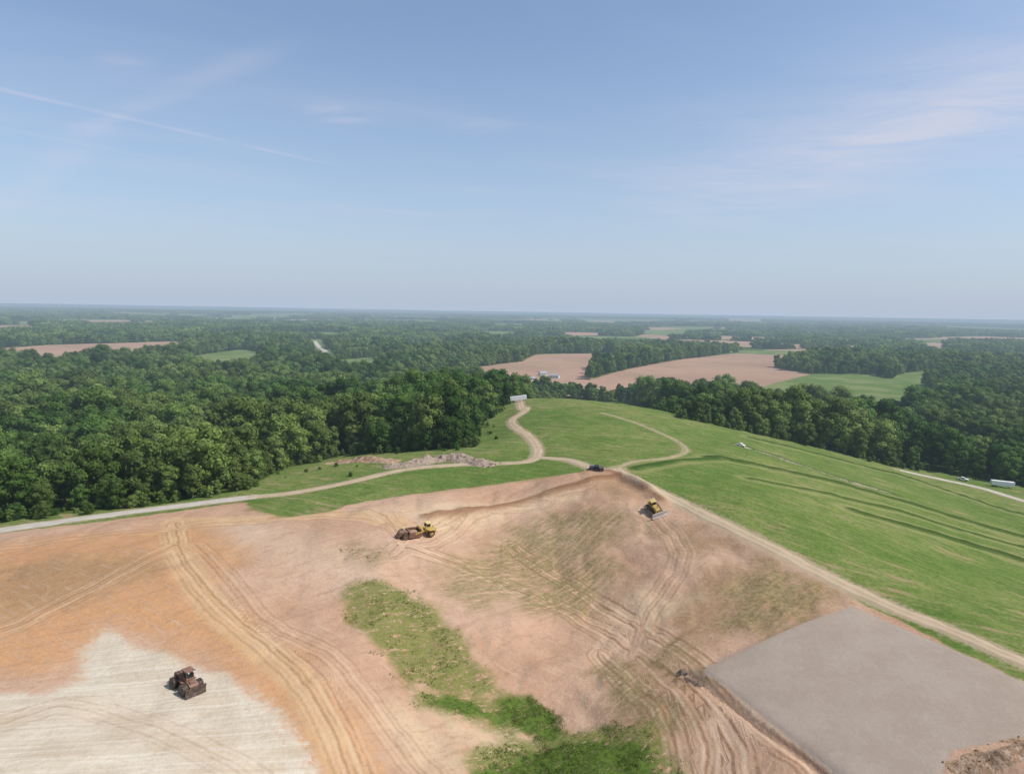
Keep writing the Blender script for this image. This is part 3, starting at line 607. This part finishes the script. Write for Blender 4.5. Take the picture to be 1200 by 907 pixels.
def root(name,u,v,yaw,label,cat,scale=1,L=3,dz=0,flat=False):
    x0,y0,z0=place(u,v); e=bpy.data.objects.new(name,None); COL.objects.link(e)
    f=Vector((math.cos(yaw),math.sin(yaw),0)); s=Vector((-math.sin(yaw),math.cos(yaw),0))
    h=lambda p: Hs(x0+p.x,y0+p.y)
    if not flat:
        hf,hb,hl,hr=h(f*L),h(f*-L),h(s*1.6),h(s*-1.6)
        X_=(f*2*L+Vector((0,0,hf-hb))).normalized(); Y_=(s*3.2+Vector((0,0,hl-hr))).normalized(); Z_=X_.cross(Y_).normalized(); Y_=Z_.cross(X_); z0=(hf+hb+hl+hr)/4
    else: X_,Y_,Z_=f,s,Vector((0,0,1))
    M=Matrix((X_,Y_,Z_)).transposed().to_4x4(); M.translation=(x0,y0,z0+dz); e.matrix_world=M@Matrix.Scale(scale,4)
    e["label"]=label; e["category"]=cat; return e
def wheel(par,c,r,w,hubmat,seg=26,lug=True):
    b=B(); sd=1 if c[1]>0 else -1
    b.cyl((0,0,0),r*.93,w,seg=seg); b.cyl((0,0,0),r,w*.72,seg=seg)
    if lug:
        for k in range(20):
            a=k/20*2*math.pi; b.box((r*.985*math.cos(a),w*.16*(1 if k%2 else -1),r*.985*math.sin(a)),(r*.1,w*.55,r*.12),(0,-a,0),bev=0)
    wh=bpy.data.objects.new("wheel",None); COL.objects.link(wh); wh.parent=par; wh.location=c
    b.out("tyre",m_rub2,wh); b=B(); b.cyl((0,0,0),r*.52,w*1.02,seg=18); b.cyl((0,sd*w*.52,0),r*.2,w*.14,seg=12); b.out("rim",hubmat,wh)
# landfill compactor (rusty)
c=root("landfill_compactor",219,807,math.radians(-38),"dusty dark brown landfill compactor with steel drum wheels on pale soil","compactor",L=2.2,scale=1.0)
b=B(); b.prism([(-3.5,1.2),(.1,1.2),(.1,2.4),(-.5,2.9),(-3.1,2.75),(-3.5,2.2)],-.95,.95); b.box((-1.8,0,1.2),(3.0,1.5,.7)); b.box((-2.0,0,2.88),(1.6,1.1,.16)); b.box((-3.55,0,1.9),(.12,1.5,1.1)); b.out("engine_hood",m_drust,c)
b=B(); b.prism([(.0,.9),(3.0,.9),(3.0,1.9),(2.3,2.3),(.0,2.5)],-.9,.9); b.box((2.0,0,2.35),(1.0,1.2,.4)); b.box((0,1.25,2.1),(1.6,.6,.12)); b.box((0,-1.25,2.1),(1.6,.6,.12)); b.out("frame",m_rust,c)
for (bx,by) in [(-2.1,1),(-2.1,-1),(1.75,1),(1.75,-1)]:
    b=B(); b.cyl((0,0,0),1.0,1.15,seg=28); b.cyl((0,by*.59,0),.45,.12,seg=16)
    for k in range(16):
        for j in range(4):
            a=(k+(j%2)*.5)/16*2*math.pi; b.box((1.06*math.cos(a),-.45+j*.3,1.06*math.sin(a)),(.22,.14,.2),(0,-a,0),bev=0)
    b.out("drum_wheel",m_dark,c,(bx,by*1.55,1.12))
cb=B(); cb.box((0,0,0),(1.7,1.6,.6)); 
for sx in(-.75,.75):
    for sy in(-.7,.7): cb.box((sx,sy,1.0),(.13,.13,1.5),bev=.01)
cb.box((0,0,1.8),(2.1,1.9,.18)); cab=cb.out("cab",m_rust,c,(.45,0,2.55))
B().box((0,0,1.0),(1.42,1.34,1.4),bev=.02).out("window",m_glass,cab)
b=B(); b.prism([(0,-.65),(.22,-.6),(.05,0),(.1,.6),(.28,1.3),(.18,1.32),(-.05,.6),(-.12,0)],-2.1,2.1)
bl=b.out("blade",m_dark,c,(3.5,0,.75))
b=B(); b.rod((1.9,.7,1.1),(3.4,.9,.6),.13); b.rod((1.9,-.7,1.1),(3.4,-.9,.6),.13); b.rod((2.6,.3,1.9),(3.4,.5,1.1),.09); b.rod((2.6,-.3,1.9),(3.4,-.5,1.1),.09); b.out("push_arm",m_steel,c)
B().rod((-1.6,.5,2.7),(-1.6,.5,3.7),.1).out("exhaust_pipe",m_dark,c)
for sy in(-.5,.5): B().cyl((0,0,0),.13,.1,'X').out("headlight",m_lamp,c,(1.55,sy,4.2))
# wheel tractor scraper
c=root("tractor_scraper",487,628,math.radians(38),"yellow wheel tractor scraper with rusty brown rear and dusty bowl","scraper",L=5,scale=1.0)
b=B(); b.prism([(3.3,1.2),(6.4,1.1),(6.5,2.0),(6.1,2.55),(4.4,2.6),(3.3,2.2)],-.85,.85); b.box((6.5,0,1.4),(.3,1.9,.8)); b.out("engine_hood",m_yel,c)
cb=B(); cb.box((0,0,0),(1.5,1.5,.7)); cb.box((0,0,1.65),(1.7,1.7,.14))
for sx in(-.68,.68):
    for sy in(-.68,.68): cb.box((sx,sy,.95),(.11,.11,1.3),bev=.01)
cab=cb.out("cab",m_yel2,c,(3.7,.35,2.5)); B().box((0,0,.95),(1.28,1.28,1.2),bev=.02).out("window",m_glass,cab)
for sy in(-1,1): wheel(c,(4.6,sy*1.45,1.15),1.15,.85,m_yel); wheel(c,(-4.6,sy*1.4,1.1),1.1,.8,m_rust)
for sy in(-1,1): B().prism([(-1.2,0),(1.2,0),(1.0,.14),(-1.0,.14)],-.45,.45).out("fender",m_yel,c,(4.6,sy*1.42,2.4))
b=B(); b.prism([(2.9,1.5),(3.6,1.5),(3.5,2.9),(2.5,3.3),(.8,2.9),(.8,2.5),(2.3,2.8),(2.8,2.4)],-.3,.3)
for sy in(-1,1): b.box((.2,sy*1.62,2.1),(3.2,.22,.4),(0,-.25,0))
b.box((1.1,0,2.7),(.4,3.4,.4)); b.out("gooseneck",m_yel,c)
b=B()
for sy in(-1,1): b.prism([(-3.3,.55),(.9,.45),(1.4,.7),(1.2,2.2),(-.5,2.45),(-3.3,2.45)],sy*1.5-.08,sy*1.5+.08)
b.prism([(-3.4,.5),(-3.15,.5),(-3.0,2.6),(-3.3,2.6)],-1.5,1.5); b.box((-1.3,0,.6),(4,2.9,.2)); b.prism([(1.1,.6),(1.5,.8),(1.35,2.1),(1.1,2.1)],-1.42,1.42); b.out("bowl",m_rust,c)
b=B(); b.box((-1.2,0,1.6),(3.6,2.7,.9),bev=.3,top=(.6,.6)); b.out("soil_load",m_sp,c)
b=B(); b.prism([(-6.4,1.1),(-3.3,1.1),(-3.3,2.2),(-4.0,2.45),(-6.0,2.3),(-6.4,1.8)],-.8,.8); b.box((-6.5,0,1.0),(.3,1.8,.9)); b.out("rear_engine",m_rust,c,label="rusty brown rear engine housing")
B().rod((-5,.3,2.3),(-5,.3,3.1),.09).out("exhaust_pipe",m_dark,c); B().rod((5.4,-.3,2.5),(5.4,-.3,3.4),.09).out("exhaust_pipe",m_dark,c)
# bulldozer
def dozer(u,v,yaw,label,scale=1):
    c=root("bulldozer",u,v,yaw,label,"bulldozer",L=2.6,scale=scale,dz=.15)
    for sy in(-1,1):
        b=B(); pr=[(-1.9,.1),(1.6,.05),(2.1,.45),(1.9,.9),(-.7,1.35),(-2.2,1.0),(-2.4,.55)]; b.prism(pr,-.29,.29)
        for k in range(14): b.box((-1.95+k*.27,0,.03),(.07,.62,.08),bev=0)
        tr=b.out("track",m_dark,c,(0,sy*1.15,0)); B().cyl((0,0,0),.3,.66,seg=14).cyl((3.4,0,0),.3,.66,seg=14).out("sprocket",m_yel,tr,(-1.7,0,.58))
    b=B(); b.prism([(.2,.7),(2.4,.7),(2.4,1.75),(2.1,2.0),(.2,2.1)],-.62,.62); b.out("engine_hood",m_yel,c)
    b=B(); b.box((-.9,0,1.1),(2.4,1.6,.9)); b.box((-1.8,0,1.75),(.8,1.7,.6)); b.out("frame",m_yel,c)
    cb=B(); cb.box((0,0,1.35),(1.7,1.6,.14))
    for sx in(-.65,.65):
        for sy in(-.65,.65): cb.box((sx,sy,.65),(.1,.1,1.3),bev=.01)
    cab=cb.out("cab",m_yel2,c,(-.6,0,1.6)); B().box((0,0,.68),(1.22,1.22,1.15),bev=.02).out("window",m_glass,cab)
    b=B(); b.prism([(0,-.1),(.3,-.12),(.1,.4),(.12,.9),(.3,1.35),(.2,1.4),(-.02,.9),(-.06,.4)],-2.1,2.1); b.out("blade",m_pale,c,(3.1,0,.35))
    b=B()
    for sy in(-1,1): b.rod((-.3,sy*1.5,.6),(3.1,sy*1.55,.55),.11); b.rod((1.6,sy*.75,1.5),(3.15,sy*.9,1.0),.07)
    b.out("push_arm",m_yel,c); B().rod((1.5,.2,2.0),(1.5,.2,2.8),.07).out("exhaust_pipe",m_dark,c)
    b=B(); b.box((-2.7,0,.8),(.5,1.0,.5)); b.prism([(-3.1,1.3),(-2.8,1.3),(-3.0,.1)],-.1,.1); b.out("ripper",m_dark,c)
dozer(767,599,math.radians(-72),"yellow bulldozer with pale worn blade on bare soil",1.25)
def pickup(u,v,yaw,mat,label,scale=1,dz=.12):
    c=root("pickup_truck",u,v,yaw,label,"pickup truck",L=1.6,dz=dz,scale=scale)
    b=B(); b.prism([(-2.7,.45),(2.6,.45),(2.75,.7),(2.7,1.05),(1.3,1.15),(-2.7,1.12)],-.92,.92); b.out("body",mat,c)
    b=B(); b.prism([(1.35,1.1),(.7,1.75),(-.75,1.78),(-1.0,1.1)],-.8,.8); cab=b.out("cab",mat,c)
    b=B(); b.prism([(1.22,1.17),(.66,1.68),(-.68,1.7),(-.88,1.17)],-.82,.82); b.out("window",m_glass,c)
    for wx in(-1.75,1.75):
        for sy in(-1,1): wheel(c,(wx,sy*.82,.4),.4,.26,m_steel,18,False)
    for sy in(-.65,.65): B().box((2.72,sy,.85),(.08,.35,.18),bev=.02).out("headlight",m_lamp,c)
    b=B(); b.box((-1.85,0,1.13),(1.5,1.5,.04),bev=0); b.out("truck_bed",m_dark,c)
pickup(699,550,math.radians(170),m_navy,"dark blue pickup truck parked at the hilltop track junction")
pickup(1128,563,math.radians(-30),m_white,"small white pickup truck on the gravel road",1.1)
pickup(868,523,math.radians(-20),m_white,"white pickup truck parked on the grassy slope",.8)
def trailer(u,v,yaw,L,label,dz=.1):
    c=root("box_trailer",u,v,yaw,label,"trailer",L=L*.35,dz=dz)
    b=B(); b.box((0,0,2.45),(L,2.5,2.7),bev=.04)
    for k in range(int(L/.8)): 
        for sy in(-1,1): b.box((-L/2+.4+k*.8,sy*1.26,2.45),(.06,.04,2.5),bev=0)
    b.out("cargo_box",m_white,c); B().box((0,0,1.0),(L*.95,1.1,.22)).out("chassis",m_dark,c)
    for wx in(-L*.38,-L*.28):
        for sy in(-1,1): wheel(c,(wx,sy*1.05,.5),.5,.35,m_steel,18,False)
    B().box((L*.3,.8,.5),(.15,.15,1.0)).box((L*.3,-.8,.5),(.15,.15,1.0)).out("landing_leg",m_dark,c)
    B().box((-L/2-.02,0,2.4),(.05,2.2,2.4),bev=.01).out("door",m_white,c)
trailer(1174,571,math.radians(-12),12,"long white box trailer parked beside the gravel road")
trailer(608,471,math.radians(4),11,"white box trailer on the crest of the grassy hill",dz=.3)
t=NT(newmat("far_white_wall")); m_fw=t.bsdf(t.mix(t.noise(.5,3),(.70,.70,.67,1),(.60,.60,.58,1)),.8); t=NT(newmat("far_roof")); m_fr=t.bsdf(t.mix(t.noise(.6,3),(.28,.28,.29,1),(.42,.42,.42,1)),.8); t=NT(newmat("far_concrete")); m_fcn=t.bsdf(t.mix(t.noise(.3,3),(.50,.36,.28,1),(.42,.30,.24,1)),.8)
def house(u,v,yaw,L,Wd,h,name,label,cat,raise_=0):
    c=root(name,u,v,yaw,label,cat,flat=True,dz=raise_)
    b=B(); b.prism([(-Wd/2,-3),(Wd/2,-3),(Wd/2,h),(0,h+Wd*.3),(-Wd/2,h)],-L/2,L/2); b.out("wall",m_fw,c,rot=(0,0,math.pi/2))
    b=B(); k=Wd*.3
    for s in(-1,1): b.prism([(0,h+k+.1),(s*(Wd/2+.6),h-.35),(s*(Wd/2+.6),h-.1),(0,h+k+.4)],-L/2-.6,L/2+.6)
    b.out("roof",m_fr,c,rot=(0,0,math.pi/2))
    for kx in(-.3,0,.3): 
        for s in (-1,1): B().box((kx*L,s*(Wd/2+.03),h*.55),(1.3,.1,1.3),bev=0).out("window" if kx or s>0 else "door",m_glass,c)
house(622,446,.2,12,7,3.5,"farm_house","white farm house with grey roof near a pinkish field","house",0)
house(650,443,-.3,14,8,4,"barn","white barn with pale metal roof beside a field","barn",0)
house(602,449,.1,11,7,3.5,"farm_house","white single-storey house among trees","house",0)
house(636,440,.5,12,8,4,"barn","pale barn by the edge of a ploughed field","barn",0)
c=root("silo",997,424,0,"pinkish grain silo rising above the distant trees","silo",flat=True)
B().cyl((0,0,15),3.4,34,'Z',24).out("tower",m_fcn,c); B().cyl((0,0,33),3.6,2.4,'Z',24,r2=.6).out("roof",m_fcn,c)
# ------------------------------------------------------------------ light
az=math.radians(102); el=math.radians(50)
sd=Vector((math.sin(az)*math.cos(el),math.cos(az)*math.cos(el),math.sin(el)))
sl=bpy.data.lights.new("sun",'SUN'); sl.energy=3.9; sl.angle=math.radians(.8); sl.color=(1,.95,.87); so=bpy.data.objects.new("sun",sl); COL.objects.link(so); so.rotation_euler=sd.to_track_quat('Z','Y').to_euler(); so.location=(200,200,400)
w=bpy.data.worlds.new("World"); scene.world=w; w.use_nodes=True
class WT(NT):
    def __init__(s,w): s.t=w.node_tree; s.t.nodes.clear(); s.m=w
t=WT(w); sky=t.n('ShaderNodeTexSky',sky_type='NISHITA'); sky.sun_disc=False; sky.sun_elevation=el; sky.sun_rotation=az; sky.air_density=1.0; sky.dust_density=1.3; sky.ozone_density=1.4; sky.altitude=200
g=t.n('ShaderNodeTexCoord').outputs['Generated']; sp=t.n('ShaderNodeSeparateXYZ'); t.set(sp.inputs[0],g)
zc=t.m2('MAXIMUM',sp.outputs[2],.03); px_=t.m2('DIVIDE',sp.outputs[0],zc); py_=t.m2('DIVIDE',sp.outputs[1],zc)
cb_=t.n('ShaderNodeCombineXYZ'); t.set(cb_.inputs[0],px_); t.set(cb_.inputs[1],py_); pv_=cb_.outputs[0]
def pl2(u,v): d=ray(u,v); return d[0]/d[2],d[1]/d[2]
def gauss(u,v,hu,hv):
    cx,cy=pl2(u,v); sx=abs(pl2(u+hu,v)[0]-cx); sy=abs(pl2(u,v+hv)[1]-cy)
    a=t.m2('DIVIDE',t.m2('SUBTRACT',px_,cx),sx); b=t.m2('DIVIDE',t.m2('SUBTRACT',py_,cy),sy)
    return t.m2('EXPONENT',t.m2('MULTIPLY',t.m2('ADD',t.m2('MULTIPLY',a,a),t.m2('MULTIPLY',b,b)),-1.0))
def wmap(sx,sy,rz):
    a=t.n('ShaderNodeMapping'); a.inputs['Rotation'].default_value=(0,0,rz); t.set(a.inputs[0],pv_); b=t.n('ShaderNodeMapping'); b.inputs['Scale'].default_value=(sx,sy,1); t.set(b.inputs[0],a.outputs[0]); return b.outputs[0]
n1=t.noise(1,6,.62,wmap(1.2,2.6,.35),.6); n2=t.noise(1,4,.55,wmap(.35,.8,-.5),.4)
cl=t.m2('MULTIPLY',t.m2('MULTIPLY',gauss(1130,122,130,62),t.ss(n1,.05,.72)),.62)
cl=t.m2('ADD',cl,t.m2('MULTIPLY',t.m2('MULTIPLY',gauss(960,205,200,55),t.ss(n1,.1,.85)),.40))
cl=t.m2('ADD',cl,t.m2('MULTIPLY',gauss(395,134,32,9),t.m2('MULTIPLY',t.ss(n1,.3,.6),.5)))
cl=t.m2('ADD',cl,t.m2('MULTIPLY',gauss(560,150,30,7),t.m2('MULTIPLY',t.ss(n1,.35,.6),.25)))
cl=t.m2('ADD',cl,t.m2('MULTIPLY',gauss(140,72,30,8),t.m2('MULTIPLY',t.ss(n1,.35,.6),.18)))
cl=t.m2('ADD',cl,t.m2('MULTIPLY',t.ss(n2,.42,.72),.16))
def trail(p0,p1,wd,amt):
    a=np.array(pl2(*p0));b=np.array(pl2(*p1)); d=b-a; L=np.linalg.norm(d); d/=L; nn=np.array([-d[1],d[0]])
    dist=t.m2('ABSOLUTE',t.m2('ADD',t.m2('ADD',t.m2('MULTIPLY',px_,float(nn[0])),t.m2('MULTIPLY',py_,float(nn[1]))),float(-nn@a)))
    al=t.m2('ADD',t.m2('ADD',t.m2('MULTIPLY',px_,float(d[0])),t.m2('MULTIPLY',py_,float(d[1]))),float(-d@a))
    m=t.m2('MULTIPLY',t.ss(dist,wd,0),t.m2('MULTIPLY',t.ss(al,L*1.05,L*.7),t.ss(al,-.8,-.2)))
    return t.m2('MULTIPLY',m,t.m2('MULTIPLY',t.ss(n1,.2,.6),amt))
cl=t.m2('ADD',cl,trail((0,105),(400,196),.07,.28)); cl=t.m2('ADD',cl,trail((130,140),(360,40),.14,.16)); cl=t.m2('ADD',cl,trail((0,250),(150,120),.25,.18)); cl=t.m2('ADD',cl,trail((0,150),(330,215),.12,.10))
cl=t.m2('MULTIPLY',cl,t.ss(sp.outputs[2],.04,.14))
SK=.125
hz=t.m2('EXPONENT',t.m2('MULTIPLY',t.m2('MAXIMUM',sp.outputs[2],0.0),-5.2))
c1=t.mix(1.0,sky.outputs[0],(1.10,1.16,1.22,1),'MULTIPLY')
c1=t.mix(t.m2('MULTIPLY',hz,.95),c1,tuple(v/SK for v in lin(182,196,218)[:3])+(1,))
c1=t.mix(t.m2('MINIMUM',cl,.8),c1,tuple(v/SK for v in lin(214,214,228)[:3])+(1,))
bg=t.n('ShaderNodeBackground'); t.set(bg.inputs[0],c1); bg.inputs[1].default_value=SK; o=t.n('ShaderNodeOutputWorld'); t.t.links.new(bg.outputs[0],o.inputs[0])
scene.view_settings.view_transform='Standard'; scene.view_settings.look='None'; scene.view_settings.exposure=0; scene.view_settings.gamma=1
